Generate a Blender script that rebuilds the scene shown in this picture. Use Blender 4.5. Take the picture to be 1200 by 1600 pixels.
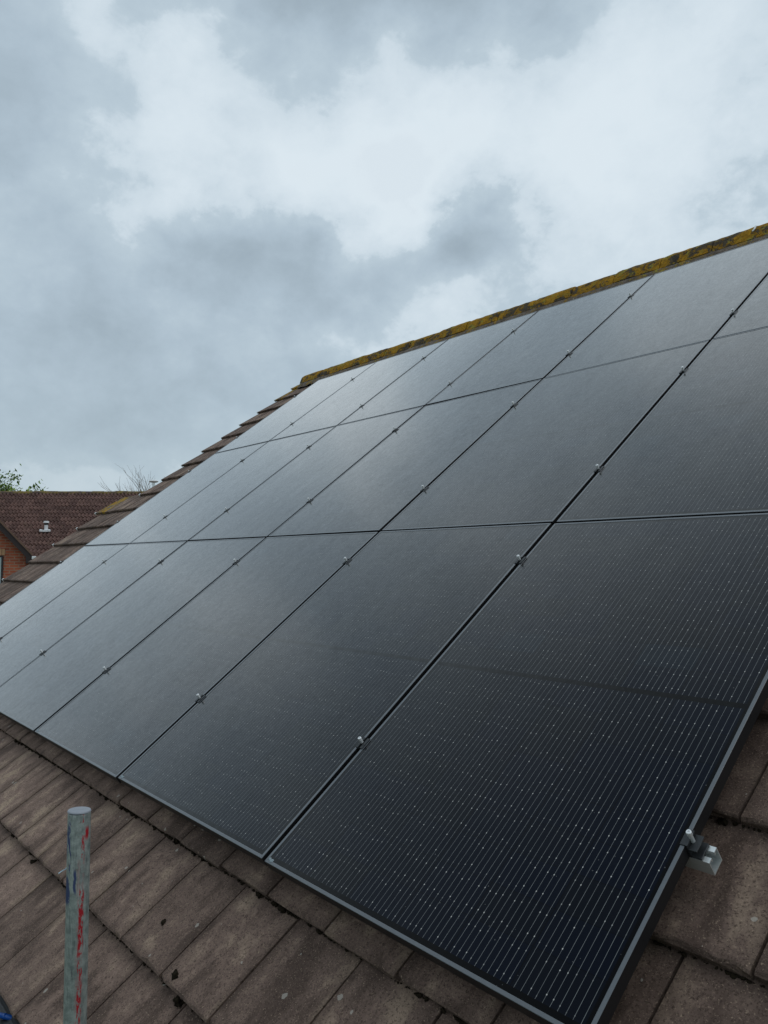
import bpy, bmesh, math, random
from mathutils import Matrix, Vector, noise
random.seed(7)
for o in list(bpy.data.objects): bpy.data.objects.remove(o, do_unlink=True)
scene = bpy.context.scene
COL = scene.collection
rad = math.radians

# ------------------------------------------------------------------ camera
PITCH = rad(36.5)                       # pitch of the roof
M = Matrix.Rotation(PITCH, 4, 'X')      # roof frame: x along the ridge, y up the slope, z off the roof, z=0 on the panel tops
CAM = Vector((0.88201, -1.22865, 0.88906))
RIGHT = Vector((0.64250348, 0.7662725, -0.00396622))
DOWN = Vector((-0.05094846, 0.03755361, -0.99799498))
FWD = Vector((-0.76458717, 0.64141732, 0.06316873))
cd = bpy.data.cameras.new('camera'); cam = bpy.data.objects.new('camera', cd); COL.objects.link(cam)
cd.sensor_fit = 'VERTICAL'; cd.sensor_height = 36.0; cd.lens = 36.0 * 1203 / 1600
cd.clip_start = 0.05; cd.clip_end = 3000
mw = Matrix((RIGHT, -DOWN, -FWD)).transposed().to_4x4(); mw.translation = CAM
cam.matrix_world = mw
scene.camera = cam
scene.render.resolution_x = 768; scene.render.resolution_y = 1024
scene.view_settings.view_transform = 'Standard'; scene.view_settings.look = 'None'
scene.view_settings.exposure = 0; scene.view_settings.gamma = 1
scene.view_settings.use_curve_mapping = False

def pix(u, v):                          # direction through a pixel of the 1200x1600 photograph
    d = RIGHT * ((u - 600) / 1203) + DOWN * ((v - 800) / 1203) + FWD
    return d.normalized()

# ------------------------------------------------------------------ node helpers
class NT:
    def __init__(s, tree): s.t = tree; s.n = tree.nodes; s.l = tree.links
    def new(s, k, **kw):
        n = s.n.new(k)
        for a, b in kw.items(): setattr(n, a, b)
        return n
    def put(s, sock, v):
        if isinstance(v, bpy.types.NodeSocket): s.l.new(v, sock)
        elif v is not None: sock.default_value = v
    def m(s, op, a, b=None, c=None, clamp=False):
        n = s.new('ShaderNodeMath', operation=op, use_clamp=clamp)
        s.put(n.inputs[0], a); s.put(n.inputs[1], b); s.put(n.inputs[2], c)
        return n.outputs[0]
    def vm(s, op, a, b=None, scale=None):
        n = s.new('ShaderNodeVectorMath', operation=op)
        s.put(n.inputs[0], a); s.put(n.inputs[1], b)
        if scale is not None: s.put(n.inputs['Scale'], scale)
        return n.outputs['Value'] if op in ('DOT_PRODUCT', 'LENGTH', 'DISTANCE') else n.outputs[0]
    def noise(s, vec, scale, detail=4, rough=.55, dist=0, w=None):
        n = s.new('ShaderNodeTexNoise')
        if w is not None: n.noise_dimensions = '4D'; s.put(n.inputs['W'], w)
        s.put(n.inputs['Vector'], vec); s.put(n.inputs['Scale'], scale); s.put(n.inputs['Detail'], detail)
        s.put(n.inputs['Roughness'], rough); s.put(n.inputs['Distortion'], dist)
        return n
    def ss(s, v, a, b, lo=0., hi=1.):
        n = s.new('ShaderNodeMapRange', interpolation_type='SMOOTHSTEP')
        s.put(n.inputs[0], v); s.put(n.inputs[1], a); s.put(n.inputs[2], b); s.put(n.inputs[3], lo); s.put(n.inputs[4], hi)
        return n.outputs[0]
    def mix(s, f, a, b):
        n = s.new('ShaderNodeMix', data_type='RGBA')
        s.put(n.inputs[0], f); s.put(n.inputs[6], a if not isinstance(a, tuple) else (*a[:3], 1)); s.put(n.inputs[7], b if not isinstance(b, tuple) else (*b[:3], 1))
        return n.outputs[2]
    def ramp(s, f, stops):
        n = s.new('ShaderNodeValToRGB'); e = n.color_ramp.elements
        while len(e) < len(stops): e.new(.5)
        for el, (p, c) in zip(e, stops): el.position = p; el.color = (*c[:3], 1)
        s.put(n.inputs[0], f); return n.outputs[0]
    def xyz(s, vec):
        n = s.new('ShaderNodeSeparateXYZ'); s.put(n.inputs[0], vec); return n.outputs
    def comb(s, x, y, z):
        n = s.new('ShaderNodeCombineXYZ'); s.put(n.inputs[0], x); s.put(n.inputs[1], y); s.put(n.inputs[2], z); return n.outputs[0]
    def obj(s): return s.new('ShaderNodeTexCoord').outputs['Object']
    def pos(s): return s.new('ShaderNodeNewGeometry').outputs['Position']
    def rnd(s): return s.new('ShaderNodeObjectInfo').outputs['Random']
    def bump(s, h, strength, dist):
        n = s.new('ShaderNodeBump'); s.put(n.inputs['Strength'], strength); s.put(n.inputs['Distance'], dist); s.put(n.inputs['Height'], h)
        return n.outputs[0]

def material(name):
    m = bpy.data.materials.new(name); m.use_nodes = True
    t = NT(m.node_tree); b = m.node_tree.nodes['Principled BSDF']
    return m, t, b
def setp(t, b, **kw):
    nm = dict(col='Base Color', rough='Roughness', metal='Metallic', ior='IOR', spec='Specular IOR Level', normal='Normal', coat='Coat Weight', coatr='Coat Roughness', sheen='Sheen Weight', alpha='Alpha')
    for k, v in kw.items():
        if k == 'col' and isinstance(v, tuple): v = (*v[:3], 1)
        t.put(b.inputs[nm[k]], v)

# ------------------------------------------------------------------ world: heavy broken overcast
SUN_AZ, SUN_EL = rad(50), rad(58)       # behind the cloud, over the ridge
w = bpy.data.worlds.new('World'); scene.world = w; w.use_nodes = True
t = NT(w.node_tree); bg = w.node_tree.nodes['Background']
sky = t.new('ShaderNodeTexSky', sky_type='NISHITA'); sky.sun_disc = False
sky.sun_elevation = SUN_EL; sky.sun_rotation = SUN_AZ; sky.air_density = 1.2; sky.dust_density = 2.0
gen = t.vm('NORMALIZE', t.new('ShaderNodeTexCoord').outputs['Generated'])
gx, gy, gz = t.xyz(gen)
den = t.m('ADD', t.m('MAXIMUM', gz, 0.0), 0.9)
flat = t.comb(t.m('DIVIDE', gx, den), t.m('DIVIDE', gy, den), t.m('MULTIPLY', gz, .6))
warp = t.noise(flat, 3.2, 5, .6)
wv = t.vm('SUBTRACT', warp.outputs['Color'], (.5, .5, .5))
warp2 = t.noise(flat, 8, 8, .6)
wv2 = t.vm('SUBTRACT', warp2.outputs['Color'], (.5, .5, .5))
dw = t.vm('NORMALIZE', t.vm('ADD', t.vm('ADD', gen, t.vm('SCALE', wv, scale=.10)), t.vm('SCALE', wv2, scale=.12)))
n1 = t.noise(flat, 2.6, 8, .56, .35).outputs[0]
n2 = t.noise(flat, 7.0, 10, .58, 0).outputs[0]
val = t.m('ADD', t.m('MULTIPLY', t.m('SUBTRACT', n1, .5), .42), t.m('MULTIPLY', t.m('SUBTRACT', n2, .5), 1.05))
n3 = t.noise(flat, 21.0, 9, .62, .3).outputs[0]
val = t.m('ADD', val, t.m('MULTIPLY', t.m('SUBTRACT', n3, .5), .38))
val = t.m('ADD', val, .57)
# cloud masses: (pixel of the photograph that gives the direction, angular radius, weight)
for (u, v, r, wgt) in [(60, 60, 150, 0.08),
                       (230, 60, 150, -0.05), (400, 60, 150, 0.42), (570, 60, 150, 0.49), (740, 60, 150, 0.27), (910, 60, 150, 0.23), (1090, 60, 150, -0.22), (60, 190, 150, 0.19),
                       (230, 190, 150, -0.27), (400, 190, 150, -0.47), (570, 190, 150, -0.52), (740, 190, 150, -0.46), (910, 190, 150, -0.21), (1090, 190, 150, 0.00), (60, 320, 150, 0.09),
                       (230, 320, 150, -0.00), (400, 320, 150, 0.30), (570, 320, 150, 0.18), (740, 320, 150, 0.03), (910, 320, 150, -0.12), (1090, 320, 150, 0.06), (60, 450, 150, -0.10),
                       (230, 450, 150, 0.03), (400, 450, 150, 0.07), (570, 450, 150, 0.00), (740, 450, 150, 0.02), (60, 580, 150, 0.30),
                       (230, 580, 150, 0.10), (400, 580, 150, 0.07), (725, 340, 70, 0.24), (770, 300, 60, 0.18), (815, 350, 60, 0.16), (680, 390, 60, 0.14), (600, 350, 80, -0.14), (330, 300, 110, 0.14)]:
    d = t.vm('DOT_PRODUCT', dw, tuple(pix(u, v)))
    a = r / 1203
    val = t.m('ADD', val, t.ss(d, math.cos(a * 1.35), math.cos(a * .2), 0, wgt))
cl = t.ramp(t.m('MULTIPLY', val, .75), [(0.075, (.75, .84, .90)), (.30, (.67, .765, .835)), (.405, (.605, .705, .78)), (.465, (.495, .60, .68)), (.60, (.43, .53, .615)), (.75, (.37, .46, .535)), (1.0, (.29, .365, .43))])
lowtint = t.ss(gz, .0, .32, .6, 0)
cl = t.mix(lowtint, cl, (.42, .52, .575))
skyb = t.vm('SCALE', sky.outputs[0], scale=.09)
ground_dark = t.ss(gz, -.12, -.01, 0, 1)
allsky = t.mix(t.ss(val, .0, .25, .90, .985), skyb, cl)
allsky = t.mix(ground_dark, (.10, .11, .09), allsky)
bg.inputs['Strength'].default_value = 1.0
t.put(bg.inputs['Color'], allsky)

sl = bpy.data.lights.new('sun', 'SUN'); sl.energy = .5; sl.angle = rad(50); sl.color = (1, .97, .93)
so = bpy.data.objects.new('sun', sl); COL.objects.link(so)
sd = Vector((math.sin(SUN_AZ) * math.cos(SUN_EL), math.cos(SUN_AZ) * math.cos(SUN_EL), math.sin(SUN_EL)))
so.rotation_euler = (-sd).to_track_quat('-Z', 'Y').to_euler(); so.location = sd * 60

# ------------------------------------------------------------------ object helpers
WORLD = {}
def link(o, parent=None, mat=None):
    """mat = where the object stands in the world"""
    COL.objects.link(o)
    mat = mat if mat is not None else (WORLD[parent.name].copy() if parent else Matrix.Identity(4))
    WORLD[o.name] = mat.copy()
    if parent:
        o.parent = parent
        o.matrix_basis = WORLD[parent.name].inverted() @ mat
    else: o.matrix_basis = mat
    return o
def tag(o, label=None, cat=None, group=None, kind=None):
    for k, v in (('label', label), ('category', cat), ('group', group), ('kind', kind)):
        if v: o[k] = v
    return o
def empty(name, mat):
    o = bpy.data.objects.new(name, None); o.empty_display_size = .1
    return link(o, None, mat)
def meshdata(name, bm, mtl, smooth=False):
    me = bpy.data.meshes.new(name); bmesh.ops.recalc_face_normals(bm, faces=bm.faces[:]); bm.to_mesh(me); bm.free()
    if mtl: me.materials.append(mtl)
    if smooth:
        for p in me.polygons: p.use_smooth = True
    return me
def make(name, bm, mtl, parent=None, mat=None, smooth=False):
    me = bm if isinstance(bm, bpy.types.Mesh) else meshdata(name, bm, mtl, smooth)
    return link(bpy.data.objects.new(name, me), parent, mat)
def box(bm, lo, hi, bev=0, seg=1):
    lo, hi = Vector(lo), Vector(hi)
    r = bmesh.ops.create_cube(bm, size=1, matrix=Matrix.Translation((lo + hi) / 2) @ Matrix.Diagonal((*(hi - lo), 1)))
    if bev:
        es = list({e for v in r['verts'] for e in v.link_edges})
        bmesh.ops.bevel(bm, geom=es, offset=bev, segments=seg, affect='EDGES', profile=.6)
    return bm
def prism(bm, poly, x0, x1):            # polygon in (y,z) swept along x
    a = [bm.verts.new((x0, y, z)) for y, z in poly]; b = [bm.verts.new((x1, y, z)) for y, z in poly]
    n = len(poly)
    for i in range(n): bm.faces.new((a[i], a[(i + 1) % n], b[(i + 1) % n], b[i]))
    bm.faces.new(a[::-1]); bm.faces.new(b)
    return bm
def cyl(bm, p0, p1, r0, r1=None, seg=16, caps=True):
    p0, p1 = Vector(p0), Vector(p1); r1 = r0 if r1 is None else r1
    d = p1 - p0
    q = d.to_track_quat('Z', 'Y').to_matrix().to_4x4()
    bmesh.ops.create_cone(bm, cap_ends=caps, segments=seg, radius1=r0, radius2=r1, depth=d.length, matrix=Matrix.Translation((p0 + p1) / 2) @ q)
    return bm
T = Matrix.Translation

# ------------------------------------------------------------------ materials
def mat_tile(name, base, pale, dark, lichen=None, lich_amt=.5, palecut=.56):
    m, t, b = material(name)
    oc = t.obj(); r = t.rnd()
    wv = t.m('MULTIPLY', r, 83.)
    st = t.vm('MULTIPLY', oc, (1.0, .45, 1.0))
    big = t.noise(st, 9, 5, .6, .4, wv).outputs[0]
    mid = t.noise(oc, 38, 5, .65, 0, wv).outputs[0]
    ex = t.m('ABSOLUTE', t.xyz(oc)[0]); ey = t.xyz(oc)[1]
    fine = t.noise(oc, 190, 4, .75, 0, wv).outputs[0]
    wear_shade = t.xyz(t.new('ShaderNodeObjectInfo').outputs['Color'])[0]  # weathering of each tile, plus shade put into its colour
    wb = t.mix(wear_shade, tuple(c * .72 for c in base), tuple(c * 1.6 for c in base))
    col = t.mix(t.ss(mid, .35, .7), wb, t.vm('SCALE', wb, scale=1.3))
    col = t.mix(t.m('MULTIPLY', t.ss(big, .38, .52, 1, 0), .62), col, dark)
    pamt = t.m('MULTIPLY', t.ss(t.m('ADD', big, t.m('MULTIPLY', t.m('SUBTRACT', mid, .5), .35)), palecut, palecut + .16), t.m('ADD', .22, t.m('MULTIPLY', wear_shade, .68)))
    col = t.mix(pamt, col, pale)
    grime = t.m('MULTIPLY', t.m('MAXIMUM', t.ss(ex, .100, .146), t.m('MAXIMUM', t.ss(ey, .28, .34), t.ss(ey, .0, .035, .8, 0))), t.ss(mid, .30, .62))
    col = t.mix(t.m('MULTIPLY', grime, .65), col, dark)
    col = t.mix(t.ss(fine, .50, .62, 0, .8), col, dark)
    col = t.mix(t.ss(t.noise(oc, 230, 3, .75, 0, t.m('ADD', wv, 9.)).outputs[0], .56, .68, 0, .55), col, tuple(c * 1.1 for c in pale))
    # small pale crustose lichens
    vo = t.new('ShaderNodeTexVoronoi', voronoi_dimensions='2D'); t.put(vo.inputs['Vector'], t.vm('ADD', t.vm('ADD', oc, t.comb(wv, t.m('MULTIPLY', wv, .37), 0.0)), t.vm('SCALE', t.noise(oc, 75, 3).outputs['Color'], scale=.014))); t.put(vo.inputs['Scale'], 15)
    cr = t.xyz(vo.outputs['Color'])
    sp = t.m('MULTIPLY', t.m('LESS_THAN', vo.outputs['Distance'], t.m('MULTIPLY', t.m('POWER', cr[1], 2.0), .13)), t.m('GREATER_THAN', cr[0], .78))
    col = t.mix(t.m('MULTIPLY', sp, .6), col, (.42, .39, .34))
    h = t.m('ADD', t.m('MULTIPLY', mid, .8), fine)
    if lichen:
        g = t.pos()
        l1 = t.noise(g, 6.5, 4, .6, .8).outputs[0]; l2 = t.noise(g, 34, 5, .7).outputs[0]
        f = t.ss(t.m('ADD', l1, t.m('MULTIPLY', t.m('SUBTRACT', l2, .5), .7)), 1 - lich_amt - .05, 1 - lich_amt + .06)
        lc = t.mix(t.ss(l2, .4, .62), lichen, tuple(c * .55 for c in lichen))
        lc = t.mix(t.ss(t.noise(g, 15, 3).outputs[0], .52, .66), lc, (.27, .22, .035))
        col = t.mix(f, col, lc); h = t.m('ADD', h, t.m('MULTIPLY', f, 1.2))
    setp(t, b, col=col, rough=.88, spec=.25, normal=t.bump(h, .8, .005))
    return m
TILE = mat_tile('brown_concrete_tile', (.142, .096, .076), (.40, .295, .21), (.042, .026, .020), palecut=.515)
LICH_TILE = mat_tile('lichen_concrete_tile', (.12, .09, .07), (.26, .2, .14), (.04, .03, .022), (.40, .22, .02), .54)
RIDGE = mat_tile('lichen_ridge_tile', (.060, .046, .030), (.17, .13, .09), (.024, .019, .013), (.40, .205, .008), .55)
MORTAR = mat_tile('ridge_mortar', (.14, .112, .09), (.30, .25, .19), (.045, .034, .026), (.33, .20, .04), .44)

m, t, b = material('roof_felt'); setp(t, b, col=(.018, .016, .015), rough=.95); FELT = m
m, t, b = material('moss')
g = t.pos(); f = t.noise(g, 180, 4).outputs[0]
setp(t, b, col=t.mix(f, (.008, .006, .004), (.030, .022, .013)), rough=1, spec=.1, normal=t.bump(f, 1, .006)); MOSS = m

# glass over black cells with fine ribbons
m, t, b = material('black_cell_glass')
PW, PL = 1.134, 1.754
oc = t.obj(); ox, oy, oz = t.xyz(oc); r = t.rnd()
lx = t.m('DIVIDE', t.m('SUBTRACT', ox, .0185), 1.097 / 60)
li = t.m('FLOOR', lx); lf = t.m('ABSOLUTE', t.m('SUBTRACT', t.m('FRACT', lx), .5))
upper = t.m('GREATER_THAN', oy, PL / 2)
yh = t.m('SUBTRACT', oy, t.m('ADD', .0225, t.m('MULTIPLY', upper, PL / 2 - .0145)))   # both halves start at a margin
cy = t.m('DIVIDE', yh, .0942); ci = t.m('FLOOR', cy); cf = t.m('FRACT', cy)
inx = t.m('MULTIPLY', t.m('GREATER_THAN', lx, 0), t.m('LESS_THAN', lx, 60))
iny = t.m('MULTIPLY', t.m('GREATER_THAN', cy, 0.02), t.m('LESS_THAN', cy, 8.99))
inside = t.m('MULTIPLY', inx, iny)
cellx = t.m('FLOOR', t.m('DIVIDE', lx, 10.0))
wn = t.new('ShaderNodeTexWhiteNoise', noise_dimensions='4D')
t.put(wn.inputs['Vector'], t.comb(li, t.m('ADD', ci, t.m('MULTIPLY', upper, 40)), 3.0)); t.put(wn.inputs['W'], r)
wl = wn.outputs['Value']
wc = t.new('ShaderNodeTexWhiteNoise', noise_dimensions='4D')
t.put(wc.inputs['Vector'], t.comb(cellx, t.m('ADD', ci, t.m('MULTIPLY', upper, 40)), 7.0)); t.put(wc.inputs['W'], r)
wcell = wc.outputs['Value']
line = t.m('MULTIPLY', t.ss(lf, .016, .030, 1, 0), inside)
vary = t.noise(t.comb(t.m('MULTIPLY', li, 3.7), t.m('MULTIPLY', oy, 26), r), 1.0, 3, .6).outputs[0]
lineS = t.m('MULTIPLY', line, t.m('ADD', .35, t.m('MULTIPLY', vary, .75)))
# bright solder points where the ribbon passes from one cell to the next
edge = t.m('MINIMUM', cf, t.m('SUBTRACT', 1, cf))
jit = t.m('MULTIPLY', wl, .20)
dot = t.m('MULTIPLY', t.ss(t.m('ABSOLUTE', t.m('SUBTRACT', edge, t.m('ADD', .035, jit))), .010, .022, 1, 0), t.ss(lf, .05, .085, 1, 0))
dot = t.m('MULTIPLY', t.m('MULTIPLY', dot, inside), t.m('POWER', wl, 1.6))
gapx = t.m('MULTIPLY', t.ss(t.m('ABSOLUTE', t.m('SUBTRACT', t.m('FRACT', t.m('DIVIDE', lx, 10.0)), .5)), .488, .494), inx)
gapy = t.ss(edge, .006, .014, 1, 0)
cellcol = t.mix(wcell, (.0026, .0046, .0110), (.0042, .0056, .0090))
cellcol = t.mix(t.m('MULTIPLY', t.m('GREATER_THAN', wcell, .96), .5), cellcol, (.005, .012, .022))
cellcol = t.mix(t.m('MULTIPLY', t.m('MAXIMUM', gapx, gapy), .6), cellcol, (.0025, .0025, .003))
outc = t.mix(inside, (.0028, .003, .0036), cellcol)
lwl = t.new('ShaderNodeLayerWeight'); lwl.inputs['Blend'].default_value = .5
seen = t.ss(lwl.outputs['Facing'], .40, .92, 1, .30)      # glass and film hide the ribbons at a low angle
col = t.mix(t.m('MULTIPLY', lineS, seen), outc, (.25, .26, .26))
col = t.mix(t.m('MULTIPLY', dot, t.m('MULTIPLY', seen, .6)), col, (.85, .83, .77))
# dried rain spots and dust
pw = t.pos()
dust = t.noise(oc, 240, 3, .65, 0, t.m('MULTIPLY', r, 30)).outputs[0]
spk = t.new('ShaderNodeTexVoronoi'); t.put(spk.inputs['Vector'], oc); t.put(spk.inputs['Scale'], 95)
sc = t.xyz(spk.outputs['Color'])
speck = t.m('MULTIPLY', t.m('LESS_THAN', spk.outputs['Distance'], t.m('MULTIPLY', sc[1], .16)), t.m('GREATER_THAN', sc[0], .90))
col = t.mix(t.m('MULTIPLY', speck, .16), col, (.5, .5, .48))
smear = t.noise(t.vm('MULTIPLY', pw, (1.3, 1, 1)), 1.7, 4, .6).outputs[0]
rough = t.m('ADD', .07, t.m('MULTIPLY', smear, .14))
nrm_ = t.bump(t.m('ADD', dust, t.m('MULTIPLY', speck, .6)), .2, .0007)
# anti-reflection glass: almost no mirror head on, strong towards grazing
lw = t.new('ShaderNodeLayerWeight'); lw.inputs['Blend'].default_value = .5
grn = t.m('ADD', t.m('ADD', t.m('MULTIPLY', t.noise(oc, 60, 3, .75, 0, t.m('MULTIPLY', r, 50)).outputs[0], .9), t.m('MULTIPLY', t.noise(t.vm('MULTIPLY', oc, (1, .6, 1)), 24, 3, .7, 0, t.m('MULTIPLY', r, 70)).outputs[0], .5)), t.m('MULTIPLY', t.noise(t.vm('MULTIPLY', oc, (1, .25, 1)), 9, 4, .6, .5, t.m('MULTIPLY', r, 20)).outputs[0], .30))
fr = t.m('ADD', .0035, t.m('MULTIPLY', t.m('POWER', lw.outputs['Facing'], 4.2), t.m('ADD', .60, grn)), clamp=True)
di = t.new('ShaderNodeBsdfDiffuse'); t.put(di.inputs['Color'], col)
gl = t.new('ShaderNodeBsdfGlossy', distribution='MULTI_GGX'); t.put(gl.inputs['Color'], (1, .992, .975, 1)); t.put(gl.inputs['Roughness'], rough); t.put(gl.inputs['Normal'], nrm_)
mx = t.new('ShaderNodeMixShader'); t.put(mx.inputs[0], fr); t.l.new(di.outputs[0], mx.inputs[1]); t.l.new(gl.outputs[0], mx.inputs[2])
t.l.new(mx.outputs[0], m.node_tree.nodes['Material Output'].inputs['Surface'])
m.node_tree.nodes.remove(b)
GLASS = m

m, t, b = material('black_anodised_frame')
f = t.noise(t.pos(), 70, 4).outputs[0]
setp(t, b, col=t.mix(f, (.052, .061, .072), (.085, .096, .108)), metal=0.0, rough=.35, coat=.7, coatr=.22); FRAME = m
m, t, b = material('shaded_frame_wall'); setp(t, b, col=(.006, .006, .007), rough=.5); FRAME_SHADE = m  # sides of the same frame, their shade painted in as a darker colour
m, t, b = material('black_clamp')
f = t.noise(t.pos(), 220, 4).outputs[0]
setp(t, b, col=t.mix(f, (.02, .022, .024), (.05, .053, .056)), metal=.5, rough=.45); CLAMP = m
m, t, b = material('bolt_steel'); f = t.noise(t.pos(), 300, 3).outputs[0]
setp(t, b, col=t.mix(f, (.70, .71, .72), (.90, .90, .90)), metal=.55, rough=.3); STEEL = m
m, t, b = material('mill_aluminium'); f = t.noise(t.vm('MULTIPLY', t.pos(), (.1, 1, 1)), 240, 4).outputs[0]
setp(t, b, col=t.mix(f, (.62, .65, .64), (.82, .84, .83)), metal=.7, rough=.35); ALU = m
m, t, b = material('sealant'); setp(t, b, col=(.20, .25, .27), rough=.5); SEAL = m

# galvanised scaffold tube with paint scuffs (object space: -y faces the eaves, z up, top at 0)
m, t, b = material('galvanised_tube')
oc = t.obj(); ox, oy, oz = t.xyz(oc); ang = t.m('DIVIDE', ox, .0242)
face = t.m('LESS_THAN', oy, .004)
gz_ = t.noise(oc, 55, 5, .65).outputs[0]; sp_ = t.noise(t.vm('MULTIPLY', oc, (1, 1, .16)), 170, 4, .7).outputs[0]
col = t.mix(t.ss(gz_, .3, .7), (.17, .20, .19), (.34, .37, .345))
col = t.mix(t.ss(sp_, .54, .68, 0, .8), col, (.10, .11, .115))
col = t.mix(t.ss(t.noise(oc, 150, 4, .7).outputs[0], .62, .72, 0, .6), col, (.42, .44, .42))
col = t.mix(t.ss(t.noise(oc, 95, 5, .7).outputs[0], .60, .70, 0, .7), col, (.16, .10, .07))
col = t.mix(t.ss(t.noise(t.vm('MULTIPLY', oc, (1, 1, .05)), 300, 2, .6).outputs[0], .60, .70, 0, .5), col, (.45, .47, .46))
wob = t.m('MULTIPLY', t.m('SUBTRACT', t.noise(t.vm('MULTIPLY', oc, (.2, .2, 1)), 28, 3).outputs[0], .5), .35)
def band(c, w_, zlo, zhi, cut, sc):
    a = t.ss(t.m('ABSOLUTE', t.m('SUBTRACT', t.m('ADD', ang, wob), c)), w_ * .55, w_, 1, 0)
    zz = t.m('MULTIPLY', t.ss(oz, zlo - .01, zlo + .004), t.ss(oz, zhi - .004, zhi + .01, 1, 0))
    br = t.noise(t.vm('MULTIPLY', oc, (1, 1, .32)), sc, 4, .7).outputs[0]
    return t.m('MULTIPLY', t.m('MULTIPLY', t.m('MULTIPLY', a, zz), face), t.ss(br, cut, cut + .07))
red = t.m('MAXIMUM', band(.30, .26, -.30, -.165, .455, 190), band(.26, .24, -3.0, -.315, .475, 170))
red = t.m('MAXIMUM', red, band(.33, .2, -.10, -.005, .53, 120))
red = t.m('MAXIMUM', red, band(.66, .17, -.052, -.034, .30, 120))
pink = band(.22, .4, -3.0, -.10, .46, 90)
col = t.mix(t.m('MULTIPLY', pink, .4), col, (.36, .19, .18))
col = t.mix(red, col, (.40, .012, .022))
blue = t.m('MAXIMUM', band(-.26, .14, -.165, -.122, .36, 130), band(-.86, .22, -.19, -.02, .45, 60))
col = t.mix(t.m('MULTIPLY', blue, .9), col, (.020, .035, .13))
setp(t, b, col=col, metal=.25, rough=.55, normal=t.bump(gz_, .2, .001)); GALV = m
m, t, b = material('tube_cap'); f = t.noise(t.obj(), 60, 3).outputs[0]
setp(t, b, col=t.mix(f, (.20, .215, .245), (.29, .305, .335)), rough=.55); CAPM = m
m, t, b = material('pale_blue_plastic'); setp(t, b, col=(.42, .58, .68), rough=.35); PALEBLUE = m
m, t, b = material('blue_plastic'); setp(t, b, col=(.012, .10, .42), rough=.35); BLUE = m
m, t, b = material('black_gutter'); setp(t, b, col=(.012, .012, .012), rough=.4); GUT = m
m, t, b = material('white_plastic'); setp(t, b, col=(.75, .76, .76), rough=.4); WHITE = m
m, t, b = material('dark_brown_board'); f = t.noise(t.pos(), 5, 4).outputs[0]
setp(t, b, col=t.mix(f, (.020, .013, .014), (.035, .022, .02)), rough=.6); BOARD = m
m, t, b = material('window_glass'); setp(t, b, col=(.34, .42, .43), rough=.12, ior=1.5); PANE = m
m, t, b = material('pale_soldier_brick'); f = t.noise(t.pos(), 9, 4).outputs[0]
setp(t, b, col=t.mix(f, (.42, .23, .12), (.52, .33, .19)), rough=.9); SOLDIER = m

def mat_brick(name):
    m, t, b = material(name)
    g = t.obj(); x, y, z = t.xyz(g)
    vec = t.comb(t.m('ADD', x, y), z, 0.0)
    bt = t.new('ShaderNodeTexBrick'); t.put(bt.inputs['Vector'], vec)
    bt.inputs['Color1'].default_value = (.52, .13, .06, 1); bt.inputs['Color2'].default_value = (.30, .07, .04, 1); bt.inputs['Mortar'].default_value = (.40, .25, .17, 1)
    bt.inputs['Scale'].default_value = 1; bt.inputs['Mortar Size'].default_value = .013; bt.inputs['Brick Width'].default_value = .225; bt.inputs['Row Height'].default_value = .075; bt.inputs['Bias'].default_value = -.1
    f = t.noise(g, 3, 5).outputs[0]
    setp(t, b, col=t.mix(t.ss(f, .35, .7, 0, .45), bt.outputs['Color'], (.26, .07, .04)), rough=.92, normal=t.bump(bt.outputs['Fac'], -.4, .006))
    return m
BRICK = mat_brick('red_brick')

m, t, b = material('brown_roman_tile')
isl = t.new('ShaderNodeNewGeometry').outputs['Random Per Island']; g = t.pos()
f = t.noise(g, 4.2, 5, .7).outputs[0]; f2 = t.noise(g, 17, 4, .7).outputs[0]
col = t.mix(isl, (.085, .043, .036), (.165, .09, .074))
col = t.mix(t.ss(f2, .55, .7, 0, .75), col, (.26, .19, .165))
col = t.mix(t.ss(f, .50, .70, 0, .30), col, (.075, .055, .02))
setp(t, b, col=col, rough=.9, normal=t.bump(f2, .4, .02)); ROMAN = m
m, t, b = material('neighbour_ridge'); f = t.noise(t.pos(), 3.5, 5, .7).outputs[0]
setp(t, b, col=t.mix(t.ss(f, .4, .6), (.075, .05, .042), (.20, .145, .035)), rough=.9); NRIDGE = m
m, t, b = material('brown_verge_tile'); f = t.noise(t.pos(), 6, 4).outputs[0]
setp(t, b, col=t.mix(f, (.13, .075, .052), (.20, .12, .085)), rough=.9); VERGE = m
m, t, b = material('bark'); f = t.noise(t.vm('MULTIPLY', t.pos(), (6, 6, 1)), 3, 4).outputs[0]
setp(t, b, col=t.mix(f, (.06, .045, .035), (.13, .105, .085)), rough=.95); BARK = m
m, t, b = material('twig'); f = t.noise(t.pos(), 3, 3).outputs[0]
setp(t, b, col=t.mix(f, (.15, .12, .095), (.23, .19, .155)), rough=.9); TWIG = m
m, t, b = material('leaf')
isl = t.new('ShaderNodeNewGeometry').outputs['Random Per Island']
setp(t, b, col=t.mix(isl, (.08, .15, .02), (.23, .33, .05)), rough=.55); LEAF = m
b.inputs['Transmission Weight'].default_value = 0
m, t, b = material('grass'); f = t.noise(t.pos(), .6, 8, .7).outputs[0]
setp(t, b, col=t.mix(f, (.03, .055, .012), (.075, .11, .03)), rough=.95); GRASS = m

# ------------------------------------------------------------------ ground
GZ = -5.5
bm = bmesh.new(); bmesh.ops.create_grid(bm, x_segments=24, y_segments=24, size=1200, matrix=T((0, 0, GZ)))
o = make('ground', bm, GRASS); o['kind'] = 'structure'

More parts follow.
